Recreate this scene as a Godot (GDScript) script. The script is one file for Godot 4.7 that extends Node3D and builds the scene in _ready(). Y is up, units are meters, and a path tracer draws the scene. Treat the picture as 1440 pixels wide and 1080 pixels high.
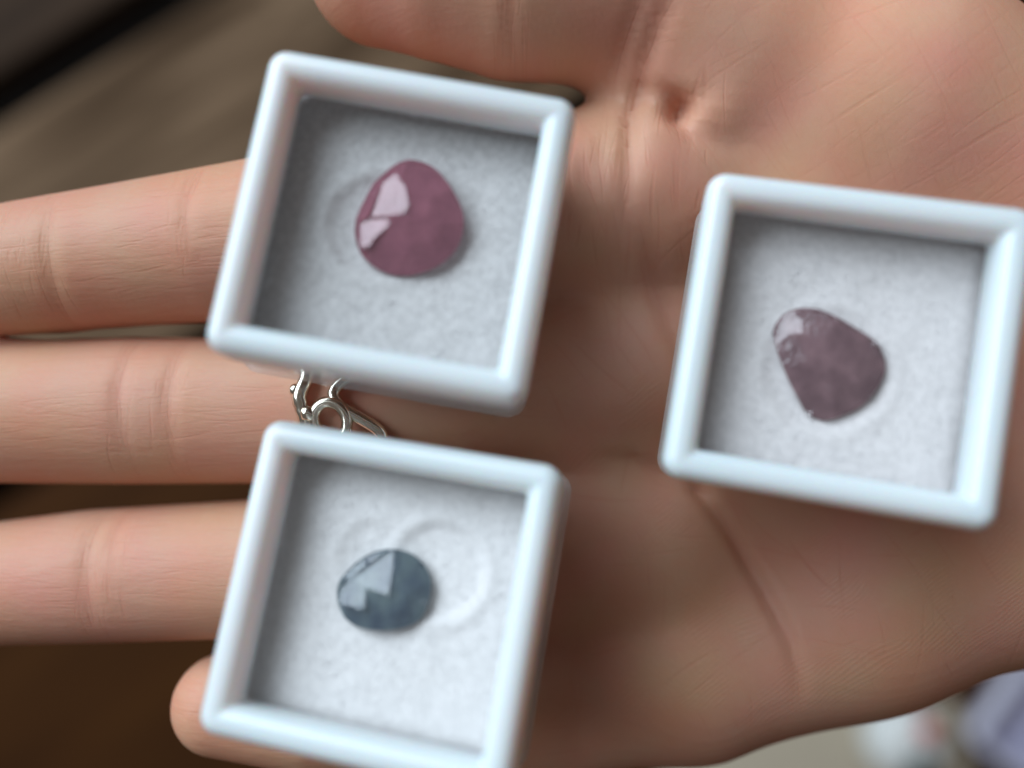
extends Node3D
# Three gem boxes lying on an open hand. Lengths below are millimetres unless a name ends in _m; MM turns them into metres.

const MM := 0.001
const F := 1158.0          # focal length of the picture, in pixels of a 1440 x 1080 frame
const CAM_H := 460.0       # camera above the floor
const HAND_Y := 355.0      # the height of the hand's base point

var rng := RandomNumberGenerator.new()


func _ready() -> void:
	rng.seed = 7
	# --- camera, light, exposure
	var cam := Camera3D.new()
	cam.name = "camera"
	cam.position = Vector3(0, CAM_H * MM, 0)
	cam.rotation = Vector3(-PI / 2, 0, 0)
	var att := CameraAttributesPhysical.new()
	att.frustum_focal_length = 25.73
	att.exposure_aperture = 4.8
	att.frustum_focus_distance = 0.0915
	cam.attributes = att
	cam.fov = 50.0
	cam.near = 0.005
	cam.far = 20.0
	add_child(cam)
	cam.current = true

	var env := Environment.new()
	env.background_mode = Environment.BG_COLOR
	env.background_color = Color(0.355, 0.325, 0.305)
	env.tonemap_mode = Environment.TONE_MAPPER_LINEAR
	env.tonemap_exposure = 1.0
	env.sdfgi_enabled = true
	env.ssao_enabled = true
	env.ssil_enabled = true
	var we := WorldEnvironment.new()
	we.name = "world_environment"
	we.environment = env
	add_child(we)

	var win := AreaLight3D.new()      # the window the hand is held beside
	win.name = "window_light"
	win.area_size = Vector2(1.4, 0.95)
	win.light_energy = 3.3
	win.light_color = Color(0.90, 0.955, 1.0)
	win.area_range = 6.0
	win.shadow_enabled = true
	add_child(win)
	var wdir := Vector3(-0.60, 0.56, -0.57).normalized()
	win.position = Vector3(0, 0.37, 0) + wdir * 1.3
	win.look_at_from_position(win.position, Vector3(0, 0.37, 0), Vector3.UP)
	window_dir = wdir

	make_materials()
	build_background()
	build_hand()
	build_boxes()
	build_ring()


# ---------------------------------------------------------------- helpers
var window_dir := Vector3.UP
var M := {}


func at_px(px: float, py: float, d: float) -> Vector3:   # where the thing seen there at that depth stands, in mm
	return Vector3((px - 720.0) / F * d, CAM_H - d, (py - 540.0) / F * d)


func mat(col: Color, rough: float, spec := 0.5) -> StandardMaterial3D:
	var m := StandardMaterial3D.new()
	m.albedo_color = col.linear_to_srgb()
	m.roughness = rough
	m.metallic_specular = spec
	return m


func noise_tex(freq: float, seed_: int, size := 512, lo := Color.BLACK, hi := Color.WHITE, type := FastNoiseLite.TYPE_SIMPLEX_SMOOTH, oct := 4) -> NoiseTexture2D:
	var n := FastNoiseLite.new()
	n.seed = seed_
	n.noise_type = type
	n.frequency = freq
	n.fractal_octaves = oct
	var t := NoiseTexture2D.new()
	t.width = size
	t.height = size
	t.seamless = true
	t.noise = n
	var g := Gradient.new()
	g.set_color(0, lo)
	g.set_color(1, hi)
	t.color_ramp = g
	return t


func make_materials() -> void:
	M.white = mat(Color(0.74, 0.765, 0.785), 0.26)
	M.white.subsurf_scatter_enabled = true
	M.white.subsurf_scatter_strength = 0.35
	M.pane = mat(Color(1, 1, 1), 0.04)
	M.pane.transparency = BaseMaterial3D.TRANSPARENCY_ALPHA
	M.pane.albedo_color = Color(1, 1, 1, 0.01)
	M.pane.metallic_specular = 0.22
	M.clear = mat(Color(1, 1, 1), 0.1)
	M.clear.transparency = BaseMaterial3D.TRANSPARENCY_ALPHA
	M.clear.albedo_color = Color(0.92, 0.95, 0.95, 0.2)
	var relief := noise_tex(0.02, 9, 1024, Color.BLACK, Color.WHITE, FastNoiseLite.TYPE_SIMPLEX_SMOOTH, 5)
	M.felts = []
	for tone in [[0.50, 0.66, 1.0], [0.66, 0.77, 1.0], [0.63, 0.75, 0.975]]:
		var f := mat(Color.WHITE, 0.95, 0.2)
		f.albedo_color = Color.WHITE
		f.albedo_texture = noise_tex(0.028, 5 + M.felts.size(), 512, Color(tone[0], tone[0] * tone[2], tone[0] * tone[2]).linear_to_srgb(), Color(tone[1], tone[1] * tone[2], tone[1] * tone[2]).linear_to_srgb(), FastNoiseLite.TYPE_SIMPLEX_SMOOTH, 5)
		f.uv1_triplanar = true
		f.uv1_scale = Vector3.ONE * 60.0
		f.heightmap_enabled = true
		f.heightmap_texture = relief
		f.heightmap_scale = 0.002
		f.rim_enabled = true
		f.rim = 0.3
		M.felts.append(f)
	M.fibre = mat(Color(0.74, 0.74, 0.75), 0.9, 0.2)
	M.silver = mat(Color(0.86, 0.83, 0.72), 0.2)
	M.silver.metallic = 1.0


func node(called: String, label: String, category: String, group := "") -> Node3D:
	var o := Node3D.new()
	o.name = called
	add_child(o, true)
	tag(o, label, category, group)
	return o


func tag(o: Node, label: String, category: String, group := "") -> void:
	o.set_meta("label", label)
	o.set_meta("category", category)
	if group:
		o.set_meta("group", group)


func commit(st: SurfaceTool, called: String, m: Material, parent: Node) -> MeshInstance3D:
	var o := MeshInstance3D.new()
	o.name = called
	o.mesh = st.commit()
	o.material_override = m
	parent.add_child(o, true)
	return o


func new_st() -> SurfaceTool:
	var st := SurfaceTool.new()
	st.begin(Mesh.PRIMITIVE_TRIANGLES)
	return st


func rounded_square(half: float, r: float, y: float, seg := 8) -> PackedVector3Array:
	var out := PackedVector3Array()
	for c in 4:
		var a0 := PI / 2 * c
		var cc := Vector2(half - r, half - r).rotated(a0)
		for k in seg + 1:
			var a := a0 + PI / 2 * k / seg
			out.append(Vector3(cc.x + r * cos(a), y, cc.y + r * sin(a)))
	return out


# a closed profile of (inset, height) points carried round a rounded square; mm in, metres out
func square_sweep(half: float, r: float, profile: Array, st: SurfaceTool, smooth := true, closed := true) -> void:
	var rings := []
	for p in profile:
		rings.append(rounded_square(half - p.x, maxf(r - p.x, 0.45), p.y))
	var n: int = rings[0].size()
	var np := rings.size()
	st.set_smooth_group(0 if smooth else -1)
	for i in (np if closed else np - 1):
		var a: PackedVector3Array = rings[i]
		var b: PackedVector3Array = rings[(i + 1) % np]
		for k in n:
			var l := (k + 1) % n
			for v in [a[k], b[k], b[l], a[k], b[l], a[l]]:
				st.add_vertex(v * MM)


func tube(st: SurfaceTool, pts: PackedVector3Array, radii: PackedFloat32Array, sides := 10, closed := false, caps := true) -> void:
	# pts and radii in mm
	var n := pts.size()
	var rings := []
	var prev := Vector3.ZERO
	for i in n:
		var t: Vector3
		if closed:
			t = pts[(i + 1) % n] - pts[(i - 1 + n) % n]
		else:
			t = pts[mini(i + 1, n - 1)] - pts[maxi(i - 1, 0)]
		t = t.normalized()
		var u := (prev - t * prev.dot(t))
		if u.length() < 0.01:
			u = t.cross(Vector3(0.3, 0.9, 0.2))
		u = u.normalized()
		prev = u
		var w := t.cross(u)
		var ring := PackedVector3Array()
		for k in sides:
			var a := TAU * k / sides
			ring.append((pts[i] + (u * cos(a) + w * sin(a)) * radii[i % radii.size()]) * MM)
		rings.append(ring)
	st.set_smooth_group(0)
	for i in (n if closed else n - 1):
		var a: PackedVector3Array = rings[i]
		var b: PackedVector3Array = rings[(i + 1) % n]
		for k in sides:
			var l := (k + 1) % sides
			for v in [a[k], b[l], b[k], a[k], a[l], b[l]]:
				st.add_vertex(v)
	if not closed and caps:
		for e in [0, n - 1]:
			var ring: PackedVector3Array = rings[e]
			for k in sides:
				var l := (k + 1) % sides
				var c := pts[e] * MM
				for v in ([c, ring[l], ring[k]] if e == 0 else [c, ring[k], ring[l]]):
					st.add_vertex(v)


# ---------------------------------------------------------------- background
func wood_tex(seed_: int, lo: Color, hi: Color) -> ImageTexture:
	var n := FastNoiseLite.new()
	n.seed = seed_
	n.frequency = 0.03
	n.fractal_octaves = 4
	var im := n.get_image(64, 256)
	im.resize(512, 256, Image.INTERPOLATE_CUBIC)
	im.convert(Image.FORMAT_RGB8)
	var d := im.get_data()
	for i in range(0, d.size(), 3):
		var c := lo.lerp(hi, d[i] / 255.0)
		d[i] = int(c.r * 255)
		d[i + 1] = int(c.g * 255)
		d[i + 2] = int(c.b * 255)
	return ImageTexture.create_from_image(Image.create_from_data(512, 256, false, Image.FORMAT_RGB8, d))


func build_background() -> void:
	# dark sheet of ground far below the slats, then the slats of the wooden deck
	var ground := MeshInstance3D.new()
	ground.name = "ground"
	var pl := BoxMesh.new()
	pl.size = Vector3(4, 0.02, 4)
	ground.mesh = pl
	ground.material_override = mat(Color(0.02, 0.016, 0.014), 0.9)
	ground.position = Vector3(0, -0.16, 0)
	ground.set_meta("kind", "structure")
	add_child(ground, true)
	var deck := Node3D.new()
	deck.name = "floor"
	deck.set_meta("kind", "structure")
	deck.set_meta("label", "dark weathered wooden floor boards laid with open gaps")
	deck.rotation.y = 0.558
	add_child(deck, true)
	var woods := []
	for tone in [[Color(0.15, 0.11, 0.08), Color(0.26, 0.195, 0.145)], [Color(0.235, 0.17, 0.11), Color(0.53, 0.435, 0.345)], [Color(0.215, 0.115, 0.03), Color(0.27, 0.155, 0.05)], [Color(0.27, 0.20, 0.14), Color(0.38, 0.30, 0.23)]]:
		var m := mat(Color.WHITE, 0.8, 0.25)
		m.albedo_color = Color.WHITE
		m.albedo_texture = wood_tex(60 + woods.size(), tone[0], tone[1])
		woods.append(m)
	var pitch := 180.0
	for k in range(-5, 4):
		var z0 := -287.0 + 13.0 + pitch * (k + 2) + (140.0 if k >= 0 else 0.0)
		var wide := 294.0 if k == -1 else 154.0
		var prof := [[0, -22], [0, -3], [1.0, -0.8], [3, 0], [wide - 3, 0], [wide - 1.0, -0.8], [wide, -3], [wide, -22]]
		var st := new_st()
		st.set_smooth_group(-1)
		for i in prof.size():
			var p = prof[i]
			var q = prof[(i + 1) % prof.size()]
			var v := [Vector3(-900, p[1], p[0]), Vector3(-900, q[1], q[0]), Vector3(900, q[1], q[0]), Vector3(900, p[1], p[0])]
			var uv := [Vector2(0, p[0] / wide), Vector2(0, q[0] / wide), Vector2(4, q[0] / wide), Vector2(4, p[0] / wide)]
			for e in [0, 1, 2, 0, 2, 3]:
				st.set_uv(uv[e])
				st.add_vertex(v[e] * MM)
		st.generate_normals()
		var pick: int = {-3: 0, -2: 1, -1: 2, 0: 2}.get(k, (k + 20) % 4)
		var b := commit(st, "floor_board", woods[pick], deck)
		b.position = Vector3(0, rng.randf_range(-1.5, 0.0), z0) * MM
	# a sheet of cream paper on the boards
	var st := new_st()
	st.set_smooth_group(-1)
	var cs := [[925, 1035], [1345, 985], [1385, 1190], [955, 1240]]
	var up := []
	for c in cs:
		up.append(at_px(c[0], c[1], 459.0))
	for e in [0, 1, 2, 0, 2, 3]:
		st.add_vertex(up[e] * MM)
	for e in [0, 2, 1, 0, 3, 2]:
		st.add_vertex((up[e] - Vector3(0, 0.4, 0)) * MM)
	for i in 4:
		var p: Vector3 = up[i]
		var q: Vector3 = up[(i + 1) % 4]
		var dn := Vector3(0, -0.4, 0)
		for v in [p, p + dn, q + dn, p, q + dn, q]:
			st.add_vertex(v * MM)
	st.generate_normals()
	var sheet := commit(st, "paper_sheet", mat(Color(0.52, 0.45, 0.34), 0.85), self)
	tag(sheet, "cream paper sheet lying on the boards below the heel of the hand", "paper")
	# white jar
	var jar := node("white_jar", "small round white jar with red knob standing on the cream paper", "jar")
	var jp := at_px(1283, 1052, 438)
	jar.position = Vector3(jp.x, 1.2, jp.z) * MM
	lathe("body", [[0, 0], [17, 0], [19.5, 1.5], [20.5, 5], [20.5, 15], [19, 18.5], [15, 20], [14.2, 20.5]], mat(Color(0.75, 0.78, 0.76), 0.35), jar)
	lathe("lid", [[15.6, 20.2], [16.2, 20.8], [16.2, 24], [15, 25.6], [9, 26.4], [0, 26.6]], mat(Color(0.78, 0.80, 0.78), 0.3), jar)
	var knob := lathe("knob", [[0, 0], [3.4, 0], [5.0, 1.8], [5.2, 3.6], [3.6, 5.6], [0, 6.2]], mat(Color(0.60, 0.08, 0.05), 0.35), jar)
	knob.position = Vector3(4.5, 26.3, -12.5) * MM * Vector3(1, 1, 1)
	var mark := lathe("green_spot", [[0, 0], [8, 0], [8, 0.5], [7.5, 0.8], [0, 0.8]], mat(Color(0.03, 0.06, 0.05), 0.5), jar)
	mark.position = Vector3(1.0, 26.0, 9.5) * MM
	# lilac tray
	var tray := node("lilac_tray", "shallow lilac plastic tray beside the white jar at lower right", "tray")
	var tp := at_px(1512, 1003, 452)
	tray.position = Vector3(tp.x, 1.0, tp.z) * MM
	tray.rotation.y = 0.95
	st = new_st()
	square_sweep(46, 8, [Vector2(4, 0), Vector2(1.2, 9), Vector2(0, 17), Vector2(0.6, 18), Vector2(3.6, 18), Vector2(4.4, 17), Vector2(6.0, 9), Vector2(8, 2.0), Vector2(8, 0)], st)
	st.index()
	st.generate_normals()
	commit(st, "rim", mat(Color(0.70, 0.70, 0.84), 0.3), tray)
	st = new_st()
	st.set_smooth_group(-1)
	var ring := rounded_square(38.4, 3, 1.6)
	for k in ring.size():
		for v in [Vector3(0, 1.6, 0), ring[(k + 1) % ring.size()], ring[k]]:
			st.add_vertex(v * MM)
	st.generate_normals()
	commit(st, "bottom", mat(Color(0.50, 0.50, 0.68), 0.35), tray)


func lathe(called: String, prof: Array, m: Material, parent: Node) -> MeshInstance3D:
	var st := new_st()
	st.set_smooth_group(0)
	var n := 48
	for i in prof.size() - 1:
		var p = prof[i]
		var q = prof[i + 1]
		for k in n:
			var a := TAU * k / n
			var b := TAU * (k + 1) / n
			var v := [Vector3(p[0] * cos(a), p[1], p[0] * sin(a)), Vector3(p[0] * cos(b), p[1], p[0] * sin(b)), Vector3(q[0] * cos(b), q[1], q[0] * sin(b)), Vector3(q[0] * cos(a), q[1], q[0] * sin(a))]
			if p[0] > 0:
				for e in [0, 1, 2]: st.add_vertex(v[e] * MM)
			if q[0] > 0:
				for e in [0, 2, 3]: st.add_vertex(v[e] * MM)
	st.index()
	st.generate_normals()
	return commit(st, called, m, parent)


# ---------------------------------------------------------------- hand
var bones := []       # each: [a, b, ra, rb, group]; group 0 is the palm, 1.. the fingers

const CELL := 0.8     # mm
const BLOCK := 8


func chain(group: int, pts: Array) -> void:
	for i in pts.size() - 1:
		var p = pts[i]
		var q = pts[i + 1]
		bones.append([at_px(p[0], p[1], p[2]), at_px(q[0], q[1], q[2]), float(p[3]), float(q[3]), group])


var ba_ := PackedVector3Array()
var bd_ := PackedVector3Array()
var bi_ := PackedFloat32Array()
var br_ := PackedFloat32Array()
var bs_ := PackedFloat32Array()
var bg_ := PackedInt32Array()


func field(p: Vector3, use: PackedInt32Array) -> float:
	var sum := 0.0                # palm, exponential smooth minimum
	var best := [1e3, 1e3, 1e3, 1e3, 1e3, 1e3]
	for i in use:
		var pa := p - ba_[i]
		var h := clampf(pa.dot(bd_[i]) * bi_[i], 0.0, 1.0)
		var d := (pa - bd_[i] * h).length() - br_[i] - bs_[i] * h
		var g := bg_[i]
		if g == 0:
			sum += exp(-d / 2.6)
		elif d < best[g]:
			best[g] = d
	var palm := -2.6 * log(sum) if sum > 0.0 else 1e3
	var out := palm
	for g in range(1, 6):
		var d: float = best[g]
		if d > 900.0:
			continue
		var k := 5.0
		var h := maxf(k - absf(d - palm), 0.0) / k
		out = minf(out, minf(d, palm) - h * h * k * 0.25)
	return out


func build_hand() -> void:
	chain(1, [[-250, 412, 104, 6.9], [-60, 390, 102, 7.7], [60, 375, 101, 8.2], [180, 360, 101, 8.7], [300, 346, 100.5, 9.3], [600, 295, 101, 9.7], [900, 275, 105, 10.5]])
	chain(2, [[-300, 588, 106, 7.4], [-40, 579, 104, 8.9], [190, 577, 103, 9.2], [350, 577, 103, 9.1], [650, 565, 103.5, 9.5], [930, 525, 109, 10.5]])
	chain(3, [[-190, 838, 105, 6.8], [-60, 824, 104, 7.4], [130, 809, 103, 8.2], [320, 800, 102.5, 8.4], [620, 785, 103.5, 9.0], [920, 745, 110, 10.5]])
	chain(4, [[315, 990, 101, 6.1], [440, 1005, 101.5, 6.8], [640, 1010, 104, 7.4], [800, 1000, 108, 8.2], [960, 940, 109, 9.5]])
	chain(5, [[535, -42, 97, 8.6], [620, -40, 96, 9.9], [720, -29, 97, 11.3], [880, -20, 99, 11.6], [1010, 50, 102, 12.5]])
	chain(0, [[900, 275, 106, 10], [1500, 330, 113, 14]])
	chain(0, [[930, 525, 109, 10], [1550, 420, 115, 14]])
	chain(0, [[920, 745, 110, 10], [1560, 520, 116, 14]])
	chain(0, [[850, 400, 110, 9.4], [1500, 375, 114.5, 13.5]])
	chain(0, [[860, 635, 111, 9.4], [1500, 470, 115.5, 13.5]])
	chain(0, [[880, 850, 112, 9.4], [1500, 590, 115.5, 13.5]])
	chain(0, [[960, 940, 110, 9.5], [1540, 640, 115, 14]])
	chain(0, [[1010, 60, 103, 11.5], [1230, 130, 104.5, 14.5], [1560, 305, 106.5, 14.8], [1800, 420, 114, 18]])
	chain(0, [[985, 928, 110, 11], [1200, 840, 110.5, 13.2], [1440, 750, 110, 14.2], [1600, 640, 112, 15.5], [1800, 520, 116, 18], [2600, 470, 125, 24], [3900, 450, 128, 29]])
	chain(0, [[770, 350, 108, 5.5], [780, 570, 109, 5.5], [780, 790, 109, 5.5], [800, 960, 111, 6.0]])
	chain(0, [[918, 158, 102.5, 5.2], [930, 300, 105, 7.0]])
	chain(0, [[1000, 150, 101.5, 6.5], [1120, 180, 103, 7]])
	for b in bones:
		ba_.append(b[0])
		bd_.append(b[1] - b[0])
		bi_.append(1.0 / maxf((b[1] - b[0]).length_squared(), 1e-6))
		br_.append(b[2])
		bs_.append(b[3] - b[2])
		bg_.append(b[4])
	var lo := Vector3.ONE * 1e4
	var hi := -lo
	for b in bones:
		for e in 2:
			lo = lo.min(b[e] - Vector3.ONE * (b[2 + e] + 4.0))
			hi = hi.max(b[e] + Vector3.ONE * (b[2 + e] + 4.0))
	var size := CELL * BLOCK
	var nb := Vector3i(((hi - lo) / size).ceil())
	var all := PackedInt32Array(range(bones.size()))
	var verts := PackedVector3Array()
	var index := PackedInt32Array()
	var ids := {}
	var N := BLOCK + 1
	var quads := []
	var stride_y := nb.x * BLOCK + 2
	var stride_z := stride_y * (nb.y * BLOCK + 2)
	for bz in nb.z:
		for by in nb.y:
			for bx in nb.x:
				var o := lo + Vector3(bx, by, bz) * size
				var c := o + Vector3.ONE * size * 0.5
				var dc := field(c, all)
				if absf(dc) > size * 0.87 + 5.0:
					continue
				var use := PackedInt32Array()
				for i in bones.size():
					var pa := c - ba_[i]
					var h := clampf(pa.dot(bd_[i]) * bi_[i], 0.0, 1.0)
					if (pa - bd_[i] * h).length() - br_[i] - bs_[i] * h < size * 1.75 + 40.0:
						use.append(i)
				var s := PackedFloat32Array()
				s.resize(N * N * N)
				var any_in := false
				var any_out := false
				var w := 0
				for z in N:
					for y in N:
						for x in N:
							var v := field(o + Vector3(x, y, z) * CELL, use)
							s[w] = v
							w += 1
							if v < 0.0:
								any_in = true
							else:
								any_out = true
				if not (any_in and any_out):
					continue
				# one vertex in each crossed cell of this block, and the quads of the edges inside it
				for z in BLOCK:
					for y in BLOCK:
						for x in BLOCK:
							var k := x + N * (y + N * z)
							var n := 0
							var p := Vector3.ZERO
							var v000 := s[k]
							var v100 := s[k + 1]
							var v010 := s[k + N]
							var v110 := s[k + N + 1]
							var v001 := s[k + N * N]
							var v101 := s[k + N * N + 1]
							var v011 := s[k + N * N + N]
							var v111 := s[k + N * N + N + 1]
							var neg := int(v000 < 0) + int(v100 < 0) + int(v010 < 0) + int(v110 < 0) + int(v001 < 0) + int(v101 < 0) + int(v011 < 0) + int(v111 < 0)
							if neg == 0 or neg == 8:
								continue
							if (v000 < 0) != (v100 < 0): p += Vector3(v000 / (v000 - v100), 0, 0); n += 1
							if (v010 < 0) != (v110 < 0): p += Vector3(v010 / (v010 - v110), 1, 0); n += 1
							if (v001 < 0) != (v101 < 0): p += Vector3(v001 / (v001 - v101), 0, 1); n += 1
							if (v011 < 0) != (v111 < 0): p += Vector3(v011 / (v011 - v111), 1, 1); n += 1
							if (v000 < 0) != (v010 < 0): p += Vector3(0, v000 / (v000 - v010), 0); n += 1
							if (v100 < 0) != (v110 < 0): p += Vector3(1, v100 / (v100 - v110), 0); n += 1
							if (v001 < 0) != (v011 < 0): p += Vector3(0, v001 / (v001 - v011), 1); n += 1
							if (v101 < 0) != (v111 < 0): p += Vector3(1, v101 / (v101 - v111), 1); n += 1
							if (v000 < 0) != (v001 < 0): p += Vector3(0, 0, v000 / (v000 - v001)); n += 1
							if (v100 < 0) != (v101 < 0): p += Vector3(1, 0, v100 / (v100 - v101)); n += 1
							if (v010 < 0) != (v011 < 0): p += Vector3(0, 1, v010 / (v010 - v011)); n += 1
							if (v110 < 0) != (v111 < 0): p += Vector3(1, 1, v110 / (v110 - v111)); n += 1
							var gx := bx * BLOCK + x + 1
							var gy := by * BLOCK + y + 1
							var gz := bz * BLOCK + z + 1
							var id := gx + stride_y * gy + stride_z * gz
							ids[id] = verts.size()
							verts.append(o + (Vector3(x, y, z) + p / n) * CELL)
							if (v000 < 0) != (v100 < 0): quads.append([id, stride_y, stride_z, v000 < 0])
							if (v000 < 0) != (v010 < 0): quads.append([id, stride_z, 1, v000 < 0])
							if (v000 < 0) != (v001 < 0): quads.append([id, 1, stride_y, v000 < 0])
	for q in quads:
		var id: int = q[0]
		var a = ids.get(id - q[1] - q[2])
		var b = ids.get(id - q[2])
		var d = ids.get(id - q[1])
		if a == null or b == null or d == null:
			continue
		var c: int = ids[id]
		if q[3]:
			index.append_array([a, c, b, a, d, c])
		else:
			index.append_array([a, b, c, a, c, d])
	print("hand: ", verts.size(), " vertices")
	for i in verts.size():
		verts[i] = (verts[i] - Vector3(0, HAND_Y, 0)) * MM
	var normals := normals_of(verts, index)
	# large folds, carved along the skin's normal
	var folds := fold_lines()
	var skin := verts.duplicate()
	for i in verts.size():
		var n := normals[i]
		if n.y < 0.05:
			continue
		var p := Vector2(verts[i].x, verts[i].z) / MM
		var dep := 0.0
		for f in folds:
			if not f.box.has_point(p):
				continue
			var own := 0.0
			for k in f.pts.size() - 1:
				var q := Geometry2D.get_closest_point_to_segment(p, f.pts[k], f.pts[k + 1])
				var w: float = p.distance_to(q) / f.width
				if w < 2.5:
					var along := clampf(f.pts[k].distance_to(q) / maxf(f.pts[k].distance_to(f.pts[k + 1]), 1e-6), 0.0, 1.0)
					var dd: float = f.depth * lerpf(f.share[k], f.share[k + 1], along) * exp(-w * w)
					if absf(dd) > absf(own):
						own = dd
			dep += own
		if dep != 0.0:
			skin[i] = verts[i] - n * dep * MM * smoothstep(0.05, 0.5, n.y)
	normals = normals_of(skin, index)
	var uv := PackedVector2Array()
	for v in skin:
		uv.append(Vector2(v.x / MM / SKIN_W + 0.5, v.z / MM / SKIN_H + 0.5))
	var arrays := []
	arrays.resize(Mesh.ARRAY_MAX)
	arrays[Mesh.ARRAY_VERTEX] = skin
	arrays[Mesh.ARRAY_NORMAL] = normals
	arrays[Mesh.ARRAY_TEX_UV] = uv
	arrays[Mesh.ARRAY_INDEX] = index
	var am := ArrayMesh.new()
	am.add_surface_from_arrays(Mesh.PRIMITIVE_TRIANGLES, arrays)
	var o := MeshInstance3D.new()
	o.name = "hand"
	o.mesh = am
	o.material_override = skin_material()
	o.position = Vector3(0, HAND_Y * MM, 0)
	add_child(o, true)
	tag(o, "open hand, palm up with fingers pointing left, holding the three gem boxes", "hand")


func normals_of(v: PackedVector3Array, index: PackedInt32Array) -> PackedVector3Array:
	var n := PackedVector3Array()
	n.resize(v.size())
	for t in range(0, index.size(), 3):
		var a := index[t]
		var b := index[t + 1]
		var c := index[t + 2]
		var f := (v[c] - v[a]).cross(v[b] - v[a])
		n[a] += f
		n[b] += f
		n[c] += f
	for i in n.size():
		n[i] = n[i].normalized()
	return n


const SKIN_W := 160.0
const SKIN_H := 120.0

# creases of the palm: pixels of the photograph at the skin's depth, width and depth in mm
func fold_lines() -> Array:
	var src := [
		[[[985, 690, 0.2], [1000, 700, 0.7], [1045, 762, 1], [1090, 845, 1], [1118, 905, 0.7], [1132, 960, 0.35], [1138, 1010, 0]], 95.0, 0.9, 1.1],
		[[[830, 640, 0], [900, 655, 0.8], [960, 680, 1], [1005, 700, 0.6]], 95.0, 1.0, 0.7],
		[[[1000, 695, 0.6], [1010, 640, 1], [1000, 560, 1], [960, 470, 1], [920, 380, 0.7], [895, 300, 0]], 94.0, 1.2, 0.8],
		[[[905, 122, 0.3], [930, 128, 0.5], [948, 138, 0.9], [960, 149, 1.0]], 93.0, 1.1, 1.6],
		[[[958, 148, 1.0], [966, 165, 0.9], [978, 180, 0.65], [1000, 190, 0.4], [1035, 194, 0.2], [1065, 192, 0]], 92.0, 1.3, 1.1],
		[[[958, 147, 1.0], [976, 134, 0.6], [994, 124, 0.3], [1012, 112, 0]], 91.0, 1.2, 1.0],
		[[[1010, 156, 1], [1022, 155, 1]], 91.5, 3.2, -0.7],
		[[[925, 190, 1], [922, 250, 0.8]], 93.0, 2.6, -0.5],
		[[[896, 122, 0.3], [888, 160, 1], [884, 230, 0.8], [880, 300, 0.3], [886, 350, 0]], 94.0, 0.75, 0.9],
		[[[850, 175, 0], [842, 230, 1], [848, 290, 0]], 94.0, 0.7, 0.35],
		[[[822, 205, 0], [822, 250, 1], [842, 300, 0.6], [860, 340, 0]], 94.0, 0.7, 0.4],
		[[[905, 115, 0.6], [912, 75, 1], [928, 30, 0.7], [955, -20, 0]], 90.0, 1.1, 0.8],
		[[[872, 100, 0], [880, 60, 1], [898, 10, 0.6], [915, -30, 0]], 90.0, 0.9, 0.35],
		[[[722, -60, 0.5], [718, 10, 1], [716, 70, 0.6], [720, 110, 0]], 88.0, 0.9, 0.3],
		[[[62, 280, 0.3], [68, 330, 1], [72, 390, 1], [70, 460, 0.2]], 93.0, 0.8, 0.35],
		[[[268, 240, 0.3], [262, 290, 1], [266, 330, 0.4]], 92.0, 0.8, 0.3],
		[[[168, 485, 0.2], [165, 550, 1], [170, 610, 0.5], [172, 650, 0]], 94.0, 0.8, 0.4],
		[[[238, 485, 0.2], [235, 550, 1], [238, 610, 0.5], [240, 660, 0]], 94.0, 0.8, 0.4],
		[[[118, 725, 0.2], [120, 800, 1], [128, 870, 0.3]], 95.0, 0.9, 0.45],
		[[[150, 725, 0], [150, 760, 1], [152, 800, 0]], 95.0, 0.8, 0.25],
	]
	var out := []
	for s in src:
		var pts := PackedVector2Array()
		var box := Rect2()
		for q in s[0]:
			var p := at_px(q[0], q[1], s[1])
			pts.append(Vector2(p.x, p.z))
		box = Rect2(pts[0], Vector2.ZERO)
		for p in pts:
			box = box.expand(p)
		out.append({"share": s[0].map(func(q): return float(q[2])), "pts": pts, "width": float(s[2]), "depth": float(s[3]), "box": box.grow(s[2] * 2.6)})
	return out


func skin_noise(freq: float, seed_: int, w: int, h: int, type := FastNoiseLite.TYPE_SIMPLEX_SMOOTH, octaves := 3) -> PackedByteArray:
	var n := FastNoiseLite.new()
	n.seed = seed_
	n.noise_type = type
	n.frequency = freq
	n.fractal_octaves = octaves
	if type == FastNoiseLite.TYPE_CELLULAR:
		n.cellular_return_type = FastNoiseLite.RETURN_DISTANCE2_SUB
		n.fractal_type = FastNoiseLite.FRACTAL_NONE
	var im := n.get_image(w, h)
	if w != SKIN_PX or h != SKIN_PY:
		im.resize(SKIN_PX, SKIN_PY, Image.INTERPOLATE_CUBIC)
	return im.get_data()


const SKIN_PX := 2048
const SKIN_PY := 1536
var groove := PackedFloat32Array()


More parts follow.
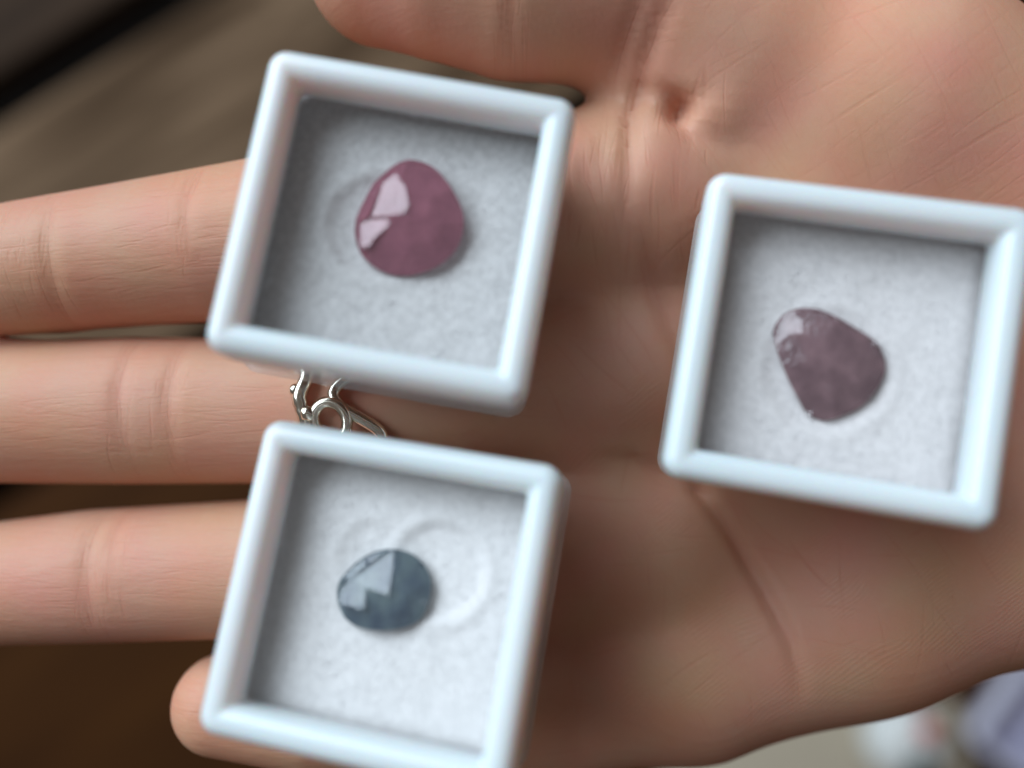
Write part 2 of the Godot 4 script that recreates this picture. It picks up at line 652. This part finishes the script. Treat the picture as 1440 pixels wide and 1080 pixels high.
func scratch(a: Vector2, b: Vector2, width: float, depth: float) -> void:   # a fine line in the skin, mm
	var k := SKIN_PX / SKIN_W
	var n := int(a.distance_to(b) * k / 0.8) + 2
	var bow := (b - a).orthogonal() * skin_rng.randf_range(-0.05, 0.05)
	var r := int(ceil(width * k * 1.8))
	var iw := 1.0 / (width * k)
	for i in n + 1:
		var t := float(i) / n
		var p := a.lerp(b, t) + bow * sin(PI * t)
		var d := depth * sin(PI * (0.08 + 0.84 * t))
		var cx := (p.x / SKIN_W + 0.5) * SKIN_PX
		var cy := (p.y / SKIN_H + 0.5) * SKIN_PY
		for y in range(maxi(int(cy) - r, 0), mini(int(cy) + r + 1, SKIN_PY)):
			for x in range(maxi(int(cx) - r, 0), mini(int(cx) + r + 1, SKIN_PX)):
				var q := Vector2(x - cx, y - cy).length() * iw
				var v := d * maxf(0.0, 1.0 - q * q * 0.45)
				var at := y * SKIN_PX + x
				if v > groove[at]:
					groove[at] = v


var skin_rng := RandomNumberGenerator.new()


func skin_material() -> StandardMaterial3D:
	skin_rng.seed = 31
	groove.resize(SKIN_PX * SKIN_PY)
	# the creases again, as sharp lines at the bottom of their folds
	for f in fold_lines():
		if f.depth > 0.0:
			for k in f.pts.size() - 1:
				scratch(f.pts[k], f.pts[k + 1], 0.13, 0.45 * maxf(f.share[k], f.share[k + 1]))
	# fine wrinkles that cross the thumb's mound both ways, the palm's slanting lines, the short lines beside the joints
	for k in 190:
		var p := Vector2(skin_rng.randf_range(20, 64), skin_rng.randf_range(-48, -14))
		var a := skin_rng.randf_range(-0.75, -0.45) if k % 2 else skin_rng.randf_range(0.75, 1.15)
		var d := Vector2.from_angle(a) * skin_rng.randf_range(2, 8)
		scratch(p - d, p + d, skin_rng.randf_range(0.1, 0.2), skin_rng.randf_range(0.06, 0.22))
	for k in 150:
		var p := Vector2(skin_rng.randf_range(0, 62), skin_rng.randf_range(-18, 44))
		var a: float = [1.05, -0.5, 1.5, 0.1][k % 4] + skin_rng.randf_range(-0.2, 0.2)
		var d := Vector2.from_angle(a) * skin_rng.randf_range(1, 6)
		scratch(p - d, p + d, skin_rng.randf_range(0.09, 0.2), skin_rng.randf_range(0.1, 0.4))
	for line in [[[1128, 768], [1190, 845], 0.22, 0.6], [[893, 648], [882, 700], 0.2, 0.5], [[1200, 770], [1196, 880], 0.16, 0.4], [[940, 985], [1020, 930], 0.16, 0.45], [[965, 1000], [1015, 960], 0.14, 0.4],
			[[790, 700], [905, 712], 0.2, 0.45], [[850, 660], [930, 640], 0.18, 0.4], [[905, 790], [985, 780], 0.14, 0.3], [[1060, 720], [1150, 800], 0.14, 0.3], [[800, 470], [900, 560], 0.2, 0.4], [[850, 400], [930, 520], 0.2, 0.4],
			[[1130, 60], [1330, -20], 0.16, 0.3], [[1150, 185], [1240, 130], 0.18, 0.35], [[1290, 250], [1440, 160], 0.2, 0.35], [[1160, 20], [1230, 120], 0.14, 0.25], [[1240, 60], [1330, 200], 0.14, 0.25], [[1350, 30], [1420, 160], 0.14, 0.25]]:
		var p := at_px(line[0][0], line[0][1], 94)
		var q := at_px(line[1][0], line[1][1], 94)
		scratch(Vector2(p.x, p.z), Vector2(q.x, q.z), line[2], line[3])
	for k in 60:
		var p := Vector2(skin_rng.randf_range(6, 24), skin_rng.randf_range(-34, -12))
		var d := Vector2.from_angle(1.5 + skin_rng.randf_range(-0.25, 0.35)) * skin_rng.randf_range(1, 4)
		scratch(p - d, p + d, skin_rng.randf_range(0.1, 0.25), skin_rng.randf_range(0.15, 0.5))
	for joint in [[64, 272, 470], [268, 238, 450], [168, 478, 676], [238, 478, 678], [124, 718, 900], [150, 718, 900], [720, 0, 110], [10, 290, 470]]:
		for k in 26:
			var c := at_px(joint[0] + skin_rng.randfn(0, 14), skin_rng.randf_range(joint[1], joint[2]), 94)
			var d := Vector2.from_angle(PI / 2 + skin_rng.randf_range(-0.2, 0.2)) * skin_rng.randf_range(0.6, 3.0)
			scratch(Vector2(c.x, c.z) - d, Vector2(c.x, c.z) + d, skin_rng.randf_range(0.08, 0.2), skin_rng.randf_range(0.12, 0.45))
	for k in 420:                            # the long thin wrinkles that run along the fingers
		var row: Array = [[382, 347, 90], [578, 575, 95], [816, 800, 82], [1000, 1005, 60]][k % 4]
		var t := skin_rng.randf_range(-0.1, 1.15)
		var c := at_px(t * 350, lerpf(row[0], row[1], t) + skin_rng.randf_range(-1, 1) * row[2], 93.5)
		var d := Vector2.from_angle(skin_rng.randf_range(-0.09, 0.09) - (0.1 if k % 4 == 0 else 0.02)) * skin_rng.randf_range(0.8, 4.5)
		scratch(Vector2(c.x, c.z) - d, Vector2(c.x, c.z) + d, skin_rng.randf_range(0.07, 0.12), skin_rng.randf_range(0.08, 0.38))
	var streak := skin_noise(0.16, 3, 170, 768)
	var streak2 := skin_noise(0.13, 8, 340, 1536)
	var cells := skin_noise(0.11, 4, SKIN_PX, SKIN_PY, FastNoiseLite.TYPE_CELLULAR)
	var grain := skin_noise(0.05, 5, SKIN_PX, SKIN_PY)
	var warp := skin_noise(0.004, 6, SKIN_PX, SKIN_PY)
	var patch := skin_noise(0.007, 16, SKIN_PX, SKIN_PY)
	var hgt := PackedFloat32Array()
	hgt.resize(SKIN_PX * SKIN_PY)
	var w := 0
	for y in SKIN_PY:
		var z := (float(y) / SKIN_PY - 0.5) * SKIN_H
		var edge := 2.0 if z > -38.0 else 20.0
		for x in SKIN_PX:
			var fx := (float(x) / SKIN_PX - 0.5) * SKIN_W
			var fing := clampf((edge - fx) * 0.08 + 0.5, 0.0, 1.0)
			var s := absf(streak[w] - 128.0) * 0.0078
			var s2 := absf(streak2[w] - 128.0) * 0.0078
			var v := fing * (minf(s * 2.2, 1.0) * 0.13 + minf(s2 * 2.0, 1.0) * 0.12)
			v += cells[w] * 0.0006 + grain[w] * 0.0007
			var rid := (patch[w] - 110.0) * 0.02
			if rid > 0.0 and fing < 0.9 and z > -12.0:
				v += minf(rid, 1.0) * (1.0 - fing) * 0.16 * sin((fx * 0.62 + z * 0.78) * 12.0 + warp[w] * 0.11)
			hgt[w] = v - groove[w]
			w += 1
	var m := mat(Color(0.52, 0.29, 0.20), 0.55, 0.42)
	m.heightmap_enabled = true
	m.heightmap_texture = ImageTexture.create_from_image(Image.create_from_data(SKIN_PX, SKIN_PY, false, Image.FORMAT_RF, hgt.to_byte_array()))
	m.heightmap_scale = 0.006
	# colour: redder and yellower patches, redder creases with faint shade painted in
	var hx := SKIN_PX / 2
	var hy := SKIN_PY / 2
	var red := skin_noise(0.006, 11, SKIN_PX, SKIN_PY)
	var yel := skin_noise(0.0035, 12, SKIN_PX, SKIN_PY)
	var bytes := PackedByteArray()
	bytes.resize(hx * hy * 3)
	w = 0
	for y in hy:
		var z := (float(y) / hy - 0.5) * SKIN_H
		for x in hx:
			var fx := (float(x) / hx - 0.5) * SKIN_W
			var at := y * 2 * SKIN_PX + x * 2
			var r := (red[at] - 128.0) / 128.0
			var q := (yel[at] - 128.0) / 128.0
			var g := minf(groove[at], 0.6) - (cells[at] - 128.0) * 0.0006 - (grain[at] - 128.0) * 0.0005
			if z < -36.0 and fx < 2.0:
				r += minf((2.0 - fx) * 0.03, 0.5)
			var pale_lit := 1.0 + 0.11 * clampf((fx - 12.0) / 20.0, 0.0, 1.0) * clampf((-6.0 - z) / 14.0, 0.0, 1.0)  # paler skin at the thumb's mound, brightened further to paint in light there
			bytes[w] = clampi(int(197.0 * pale_lit * (1.0 + 0.012 * r - 0.03 * g)), 0, 255)
			bytes[w + 1] = clampi(int(146.0 * pale_lit * (1.0 - 0.035 * r + 0.015 * q - 0.09 * g)), 0, 255)
			bytes[w + 2] = clampi(int(121.0 * pale_lit * (1.0 - 0.03 * r - 0.03 * q - 0.10 * g)), 0, 255)
			w += 3
	m.albedo_color = Color.WHITE
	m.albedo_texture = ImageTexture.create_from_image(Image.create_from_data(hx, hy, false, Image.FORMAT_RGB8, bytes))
	m.subsurf_scatter_enabled = true
	m.subsurf_scatter_strength = 0.22
	return m


# ---------------------------------------------------------------- boxes
const BOX_HALF := 15.0
const BOX_TALL := 12.6
const FELT_TOP := 7.0      # the felt's surface above the box's underside


func build_boxes() -> void:
	var poses := [
		[Vector3(-11.0, -15.0, 77.7), Vector3(-0.010, 0.130, 0.991), Vector3(0.984, 0.177, -0.001)],
		[Vector3(-12.25, 20.2, 77.4), Vector3(0.140, 0.185, 0.973), Vector3(0.979, 0.155, -0.125)],
		[Vector3(31.4, -3.6, 77.7), Vector3(0.135, 0.086, 0.987), Vector3(0.976, 0.160, -0.147)],
	]
	var labels := [
		"white framed square box with a rounded pink stone, between the thumb and silver ring",
		"white framed square box with a blue green stone, below the silver ring",
		"white framed square box with a pear shaped mauve stone, on the palm",
	]
	for i in 3:
		var c: Vector3 = poses[i][0]
		var n: Vector3 = poses[i][1]
		var x: Vector3 = poses[i][2]
		var by := Vector3(-n.x, n.z, -n.y).normalized()
		var bx := Vector3(x.x, -x.z, x.y)
		bx = (bx - by * bx.dot(by)).normalized()
		var b := Basis(bx, by, bx.cross(by))
		var top := Vector3(c.x, CAM_H - c.z, c.y)
		var pose := Transform3D(b, (top - by * (BOX_TALL - 1.5)) * MM)
		gem_box(pose, labels[i], i)
		gemstone(pose, i)


func gem_box(pose: Transform3D, label: String, which: int) -> void:
	var o := node("gem_box", label, "gem box", "gem boxes held on the hand")
	o.transform = pose
	var H := BOX_TALL
	var prof := [Vector2(0.05, H - 5.6), Vector2(0, H - 5.3)]
	for k in 9:
		var a := PI / 2 * k / 8
		prof.append(Vector2(1.35 - 1.35 * cos(a), H - 1.5 + 1.5 * sin(a)))
	for k in range(0, 9):
		var a := PI / 2 * k / 8
		prof.append(Vector2(1.65 + 1.35 * sin(a), H - 1.4 + 1.4 * cos(a)))
	prof.append_array([Vector2(3.05, H - 3.5), Vector2(2.95, H - 3.7), Vector2(1.1, H - 3.7), Vector2(1.0, H - 3.8), Vector2(1.0, H - 5.6)])
	var st := new_st()
	square_sweep(BOX_HALF, 1.9, prof, st)
	st.index()
	st.generate_normals()
	commit(st, "lid_frame", M.white, o)
	# window pane of the lid
	var pane := BoxMesh.new()
	pane.size = Vector3(24.0, 0.5, 24.0) * MM
	var pm := MeshInstance3D.new()
	pm.name = "window_pane"
	pm.mesh = pane
	pm.material_override = M.pane
	pm.position = Vector3(0, H - 1.9, 0) * MM
	o.add_child(pm, true)
	# dust on the pane
	var dr := RandomNumberGenerator.new()
	dr.seed = 500 + which
	var ds := new_st()
	ds.set_smooth_group(-1)
	for k in 22:
		var p := Vector3(dr.randf_range(-11.5, 11.5), 0.26, dr.randf_range(-11.5, 11.5))
		var r := dr.randf_range(0.03, 0.075)
		for q in 6:
			var a := TAU * q / 6
			var b := TAU * (q + 1) / 6
			var u := p + Vector3(cos(a) * r * 1.6, 0, sin(a) * r)
			var v := p + Vector3(cos(b) * r * 1.6, 0, sin(b) * r)
			for t in [p + Vector3(0, r, 0), u, v]:
				ds.add_vertex(t * MM)
	ds.generate_normals()
	commit(ds, "dust_speck", M.fibre, pm).set_meta("kind", "stuff")
	# clear base: walls and floor
	st = new_st()
	square_sweep(BOX_HALF, 1.9, [Vector2(0.3, 0.0), Vector2(-0.1, 0.2), Vector2(-0.15, 0.5), Vector2(-0.1, 0.8), Vector2(0.15, 1.0), Vector2(0.15, H - 5.65), Vector2(0.95, H - 5.65), Vector2(0.95, 0.9), Vector2(0.95, 0.0)], st)
	st.index()
	st.generate_normals()
	commit(st, "base", M.clear, o)
	# felt cushion
	var fn := FastNoiseLite.new()
	fn.seed = 40 + which
	fn.frequency = 0.22
	fn.fractal_octaves = 3
	var n := 90
	var half := 13.95
	var hts := func(x: float, z: float) -> float:
		var e := minf(half - absf(x), half - absf(z))
		var cr := Vector2(maxf(absf(x) - half + 2.5, 0), maxf(absf(z) - half + 2.5, 0)).length()
		var y := FELT_TOP - 1.2 * pow(clampf(cr / 2.5, 0, 1.4), 2.0) - 0.25 * (1.0 - smoothstep(0.0, 6.0, e))
		y += fn.get_noise_2d(x, z) * 0.11
		for d in dents[which]:
			var r := Vector2(x - d[0], z - d[1]).length()
			y -= d[3] * (1.0 - smoothstep(d[2] - 0.9, d[2] + 0.5, r)) - 0.4 * d[3] * exp(-pow((r - d[2] - 0.7) / 0.6, 2))
		return y
	st = new_st()
	st.set_smooth_group(0)
	for j in n:
		for i in n:
			var q := []
			for c in [[0, 0], [1, 0], [1, 1], [0, 1]]:
				var x: float = -half + 2 * half * (i + c[0]) / n
				var z: float = -half + 2 * half * (j + c[1]) / n
				q.append(Vector3(x, hts.call(x, z), z) * MM)
			for k in [0, 1, 2, 0, 2, 3]:
				st.add_vertex(q[k])
	var edge := PackedVector3Array()
	for i in n: edge.append(Vector3(-half + 2 * half * i / n, 0, -half))
	for i in n: edge.append(Vector3(half, 0, -half + 2 * half * i / n))
	for i in n: edge.append(Vector3(half - 2 * half * i / n, 0, half))
	for i in n: edge.append(Vector3(-half, 0, half - 2 * half * i / n))
	for i in edge.size():
		var a := edge[i]
		var b := edge[(i + 1) % edge.size()]
		var at := a
		var bt := b
		at.y = hts.call(a.x, a.z)
		bt.y = hts.call(b.x, b.z)
		a.y = 0.25
		b.y = 0.25
		for v in [at, a, b, at, b, bt]:
			st.add_vertex(v * MM)
	st.index()
	st.generate_normals()
	var pad := commit(st, "felt_pad", M.felts[which], o)
	# loose fibres standing up from the felt
	var fr := RandomNumberGenerator.new()
	fr.seed = 90 + which
	st = new_st()
	for k in 1500:
		var x := fr.randf_range(-half + 0.6, half - 0.6)
		var z := fr.randf_range(-half + 0.6, half - 0.6)
		var a := fr.randf() * TAU
		var bend := fr.randf_range(-0.9, 0.9)
		var long := fr.randf_range(0.5, 1.3)
		var pts := PackedVector3Array()
		for q in 4:
			var t := q / 3.0
			pts.append(Vector3(x, hts.call(x, z) - 0.03 + 0.10 * sin(PI * t) * fr.randf_range(0.5, 1.2), z) + Vector3(cos(a + bend * t), 0, sin(a + bend * t)) * long * t)
		tube(st, pts, PackedFloat32Array([0.014]), 3, false, false)
	st.generate_normals()
	var fb := commit(st, "felt_fibre", M.fibre, pad)
	fb.set_meta("kind", "stuff")


# dents left in each cushion: x, z, radius, depth (mm, in the box's own axes)
var dents := [
	[[-2.2, -0.8, 5.2, 0.35]],
	[[4.0, -3.2, 4.6, 0.4], [-3.0, -3.5, 3.2, 0.2]],
	[[-0.3, 2.0, 6.0, 0.2]],
]

# the stones' outlines, and the places of their facets (pixels of the photograph); a facet with a third number is one that mirrors the window
const OUTLINES := [
	[[577, 229], [600, 234], [618, 247], [637, 273], [650, 299], [653, 321], [646, 347], [627, 369], [603, 382], [575, 388], [550, 386], [526, 375], [507, 356], [499, 332], [501, 312], [511, 288], [527, 260], [548, 240], [561, 232]],
	[[551, 772], [570, 775], [587, 784], [599, 798], [606, 815], [606, 834], [601, 853], [592, 870], [576, 880], [552, 885], [529, 885], [507, 882], [492, 874], [481, 863], [474, 850], [472, 834], [477, 820], [488, 806], [502, 792], [518, 781], [533, 774]],
	[[1134, 433], [1153, 437], [1175, 448], [1201, 464], [1227, 480], [1239, 495], [1245, 514], [1242, 530], [1230, 551], [1212, 571], [1190, 583], [1164, 591], [1149, 589], [1136, 582], [1123, 564], [1108, 536], [1097, 510], [1090, 488], [1087, 469], [1091, 456], [1101, 443], [1116, 435]],
]
# facets with outlines of their own: corners, then where their mirror image is aimed, as a shift from the window's middle
const FACETS := [
	[[[[557, 246], [571, 267], [577, 293], [572, 305], [544, 308], [518, 308], [538.5, 258]], [0, 0]], [[[517, 307], [545, 307], [549, 319], [525.5, 338], [519, 348], [507, 348], [507, 314]], [-0.03, 0.05]]],
	[[[[552, 774], [554, 792], [551, 836], [519, 826], [492.5, 817], [516, 797]], [0.1, -0.1]], [[[492.5, 817.5], [519, 826.5], [517, 857], [480, 851], [487, 825]], [-0.34, 0.34]], [[[477, 824], [486, 821], [486, 850], [479, 852], [474, 842]], [-0.2, 0.2]],
		[[[516, 795], [490, 815], [484, 812], [500, 796], [512, 787]], [-0.5, -0.1]], [[[514, 786], [535, 776], [549, 774], [520, 792]], [0.1, -0.55]]],
	[[[[1101, 450], [1123, 444.5], [1128.5, 449], [1128, 469], [1095, 468]], [0, 0]], [[[1102, 447], [1109, 440], [1120, 436], [1122, 443], [1102, 449]], [0.15, -0.5]], [[[1135, 577], [1144, 577], [1145, 583], [1138, 585]], [0, 0]], [[[1225, 481], [1231, 482], [1230, 486], [1226, 485]], [0, 0]]],
]
const SITES := [
	[[502, 266], [492, 346], [530, 236], [590, 296], [560, 345], [600, 262], [622, 300], [600, 325], [628, 338], [595, 360], [550, 368], [575, 375]],
	[[490, 775], [464, 850], [530, 770], [560, 822], [552, 848], [575, 812], [590, 800], [540, 868], [590, 845], [508, 868], [575, 790], [572, 870]],
	[[1092, 430], [1080, 462], [1122, 424], [1140, 486], [1150, 462], [1116, 498], [1150, 510], [1175, 480], [1200, 500], [1180, 530], [1150, 545], [1222, 520], [1195, 560], [1130, 525], [1150, 570]],
]
const APEX_SHIFT := [0.6, 0.6, 0.25]


func gemstone(pose: Transform3D, which: int) -> void:
	var inv := pose.affine_inverse()
	var eye := inv * Vector3(0, CAM_H * MM, 0) / MM * 1.0
	var base_y := FELT_TOP - 0.45
	var to_plane := func(px: float, py: float, y: float) -> Vector2:
		var d := inv.basis * (at_px(px, py, 100.0) - Vector3(0, CAM_H, 0))
		var t := (y - eye.y) / d.y
		return Vector2(eye.x + d.x * t, eye.z + d.z * t)
	var girdle: float = base_y + [0.9, 0.9, 0.9][which]
	var rise: float = [1.5, 1.4, 1.3][which]
	var poly := PackedVector2Array()
	var c := Vector2.ZERO
	for p in OUTLINES[which]:
		poly.append(to_plane.call(p[0], p[1], girdle))
		c += poly[-1]
	c /= poly.size()
	# a finer outline: each side bent by a Catmull-Rom spline
	var fine := PackedVector2Array()
	for i in poly.size():
		var n := poly.size()
		for k in 3:
			fine.append(poly[i].cubic_interpolate(poly[(i + 1) % n], poly[(i - 1 + n) % n], poly[(i + 2) % n], k / 3.0))
	var r0 := 0.0
	for p in fine:
		r0 += p.distance_to(c) / fine.size()
	# planes: height at a place = h - slope . (place - site)
	var planes := []
	var first := Vector2.ZERO
	for p in FACETS[which][0][0]:
		first += to_plane.call(p[0], p[1], girdle + rise * 0.65) / FACETS[which][0][0].size()
	var first_w := pose * (Vector3(first.x, girdle + rise * 0.65, first.y) * MM)
	var first_n: Vector3 = inv.basis * ((Vector3(0, CAM_H * MM, 0) - first_w).normalized() + window_dir)
	var apex := c.lerp(first - Vector2(first_n.x, first_n.z) / first_n.y * r0 * r0 / (2.0 * rise), APEX_SHIFT[which])
	for s in SITES[which]:
		var q: Vector2 = to_plane.call(s[0], s[1], girdle + rise * 0.6)
		var rel: Vector2 = q - apex
		planes.append({"q": q, "h": girdle + rise - rise * rel.length_squared() / (r0 * r0), "slope": 2.0 * rise * rel / (r0 * r0)})
	var lowest := 1e9
	for p in fine:
		lowest = minf(lowest, crown_height(planes, p))
	for p in planes:
		p.h += base_y + 0.55 - lowest
	var mirrors := []
	for f in FACETS[which]:
		var poly_f := PackedVector2Array()
		var mid := Vector2.ZERO
		for p in f[0]:
			poly_f.append(to_plane.call(p[0], p[1], girdle + rise * 0.65))
			mid += poly_f[-1] / f[0].size()
		var rest := 0.0                      # level with the crown round it
		for p in poly_f:
			rest += crown_height(planes, p) / poly_f.size()
		var site_w := pose * (Vector3(mid.x, rest, mid.y) * MM)
		var aim := (window_dir + Vector3(f[1][0], 0, f[1][1])).normalized()
		var nw: Vector3 = inv.basis * ((Vector3(0, CAM_H * MM, 0) - site_w).normalized() + aim)
		if mirrors.size() == 1 and which < 2:      # the second joins the first along their shared side
			var joint := (poly_f[0] + poly_f[1]) * 0.5
			var first_h: float = mirrors[0].h - mirrors[0].slope.dot(joint - mirrors[0].q)
			rest = first_h + (Vector2(nw.x, nw.z) / nw.y).dot(joint - mid) - 0.02
		mirrors.append({"poly": poly_f, "q": mid, "h": rest + 0.02, "slope": Vector2(nw.x, nw.z) / nw.y})
	var st := new_st()
	st.set_smooth_group(-1)
	# facets: the outline clipped to where each plane is the lowest
	for i in planes.size():
		var cell := fine.duplicate()
		var a = planes[i]
		for j in planes.size():
			if j == i or cell.size() < 3:
				continue
			var b = planes[j]
			# a.h - a.slope.(p - a.q) <= b.h - b.slope.(p - b.q)
			var g: Vector2 = b.slope - a.slope
			var k: float = b.h + b.slope.dot(b.q) - a.h - a.slope.dot(a.q)
			var next := PackedVector2Array()
			for e in cell.size():
				var p := cell[e]
				var q := cell[(e + 1) % cell.size()]
				var dp := g.dot(p) - k
				var dq := g.dot(q) - k
				if dp <= 0.0:
					next.append(p)
				if (dp < 0.0) != (dq < 0.0) and absf(dp - dq) > 1e-9:
					next.append(p.lerp(q, dp / (dp - dq)))
			cell = next
		if cell.size() < 3:
			continue
		var pieces := [cell]
		for m in mirrors:
			var left := []
			for piece in pieces:
				left.append_array(Geometry2D.clip_polygons(piece, m.poly))
			pieces = left
		for piece in pieces:
			flat_piece(st, piece, a)
	for m in mirrors:
		for piece in Geometry2D.intersect_polygons(m.poly, fine):
			flat_piece(st, piece, m)
			for e in piece.size():           # its sides, down into the stone
				var p: Vector2 = piece[e]
				var q: Vector2 = piece[(e + 1) % piece.size()]
				var hp: float = m.h - m.slope.dot(p - m.q)
				var hq: float = m.h - m.slope.dot(q - m.q)
				var lp := minf(hp, crown_height(planes, p))
				var lq := minf(hq, crown_height(planes, q))
				var up_p := maxf(hp, crown_height(planes, p))
				var up_q := maxf(hq, crown_height(planes, q))
				for v in [Vector3(p.x, up_p, p.y), Vector3(p.x, lp, p.y), Vector3(q.x, lq, q.y), Vector3(p.x, up_p, p.y), Vector3(q.x, lq, q.y), Vector3(q.x, up_q, q.y)]:
					st.add_vertex(v * MM)
	# girdle and underside
	var low := fine
	var top := PackedVector3Array()
	for p in fine:
		var y := 1e9
		for a in planes:
			y = minf(y, a.h - a.slope.dot(p - a.q))
		top.append(Vector3(p.x, y, p.y))
	var n := fine.size()
	for i in n:
		var l := (i + 1) % n
		var pa := c + (fine[i] - c) * 0.93
		var pb := c + (fine[l] - c) * 0.93
		var rings := [[top[i], top[l]], [Vector3(pa.x, base_y, pa.y), Vector3(pb.x, base_y, pb.y)]]
		for v in [rings[0][0], rings[1][0], rings[1][1], rings[0][0], rings[1][1], rings[0][1]]:
			st.add_vertex(v * MM)
		for v in [Vector3(c.x, base_y, c.y), Vector3(pb.x, base_y, pb.y), Vector3(pa.x, base_y, pa.y)]:
			st.add_vertex(v * MM)
	st.generate_normals()
	var m := mat([Color(0.61, 0.23, 0.31), Color(0.30, 0.41, 0.46), Color(0.53, 0.32, 0.35)][which], 0.08, [0.17, 0.13, 0.19][which])
	m.refraction_enabled = true
	m.refraction_scale = 0.076
	m.albedo_color.a = 0.34
	m.albedo_texture = noise_tex(0.012, 70 + which, 256, [Color(0.82, 0.80, 0.82), Color(0.55, 0.58, 0.68), Color(0.66, 0.64, 0.66)][which], [Color(1, 1, 1), Color(1, 1, 0.94), Color(1, 1, 1)][which])
	m.heightmap_enabled = true
	m.heightmap_texture = noise_tex(0.05, 80 + which, 256)
	m.heightmap_scale = 0.002
	m.uv1_triplanar = true
	m.uv1_scale = Vector3.ONE * 90.0
	var o := commit(st, "gemstone", m, self)
	o.transform = pose
	tag(o, ["rounded triangular raspberry pink faceted stone on white felt",
		"small oval blue green faceted stone on white felt",
		"pear shaped dusky mauve faceted stone on white felt"][which], "gemstone", "cut stones in the gem boxes")


func crown_height(planes: Array, p: Vector2) -> float:
	var y := 1e9
	for a in planes:
		y = minf(y, a.h - a.slope.dot(p - a.q))
	return y


func flat_piece(st: SurfaceTool, piece: PackedVector2Array, a: Dictionary) -> void:
	var tri := Geometry2D.triangulate_polygon(piece)
	for t in range(0, tri.size(), 3):
		var v := []
		for k in 3:
			var p := piece[tri[t + k]]
			v.append(Vector3(p.x, a.h - a.slope.dot(p - a.q), p.y) * MM)
		add_up(st, v[0], v[1], v[2])


func add_up(st: SurfaceTool, a: Vector3, b: Vector3, c: Vector3) -> void:
	if (c - a).cross(b - a).y < 0.0:
		var t := b
		b = c
		c = t
	for v in [a, b, c]:
		st.add_vertex(v)


# ---------------------------------------------------------------- silver ring
func build_ring() -> void:
	var o := node("silver_ring", "openwork silver ring worn on the middle finger, half hidden between two boxes", "ring")
	var mid := at_px(500, 571, 103)
	o.position = Vector3(mid.x, mid.y, mid.z) * MM
	o.rotation = Vector3(0, 0.02, 0)
	var R := 10.0
	var on := func(along: float, a: float, lift := 0.0) -> Vector3:      # a place on the finger: mm along it, angle from its top
		return Vector3(along, (R + lift) * cos(a), (R + lift) * sin(a))
	var st := new_st()
	var pts := PackedVector3Array()
	for k in 96:
		pts.append(on.call(-4.1 + 0.35 * sin(TAU * k / 8.0), TAU * k / 96))
	tube(st, pts, PackedFloat32Array([0.85]), 10, true)
	st.index(); st.generate_normals()
	commit(st, "rail", M.silver, o)
	st = new_st()
	pts = PackedVector3Array()
	for k in 144:
		pts.append(on.call(2.1 + 2.7 * sin(TAU * k / 24.0 - 0.6), TAU * k / 144, 0.1 * cos(TAU * k / 12.0)))
	tube(st, pts, PackedFloat32Array([0.72]), 10, true)
	st.index(); st.generate_normals()
	commit(st, "wavy_rail", M.silver, o)
	for k in 6:
		var a0 := TAU * k / 6.0 + 0.13
		st = new_st()
		pts = PackedVector3Array()
		for q in 40:
			var t := TAU * q / 40
			pts.append(on.call(-0.9 + 1.9 * cos(t), a0 + 0.20 * sin(t) + 0.02 * cos(t), 0.35 + 0.2 * cos(t)))
		tube(st, pts, PackedFloat32Array([0.68]), 10, true)
		st.index(); st.generate_normals()
		commit(st, "loop", M.silver, o)
		st = new_st()
		pts = PackedVector3Array([on.call(-4.0, a0 - 0.12), on.call(-3.4, a0 - 0.08, 0.3), on.call(-2.7, a0 - 0.04, 0.3)])
		tube(st, pts, PackedFloat32Array([0.7, 1.0, 0.6]), 10)
		st.index(); st.generate_normals()
		commit(st, "link", M.silver, o)
		var ball := SphereMesh.new()
		ball.radius = 0.75 * MM
		ball.height = 1.5 * MM
		ball.radial_segments = 20
		ball.rings = 10
		var bm := MeshInstance3D.new()
		bm.name = "bead"
		bm.mesh = ball
		bm.material_override = M.silver
		bm.position = on.call(-4.9, a0 - 0.35) * MM
		o.add_child(bm, true)
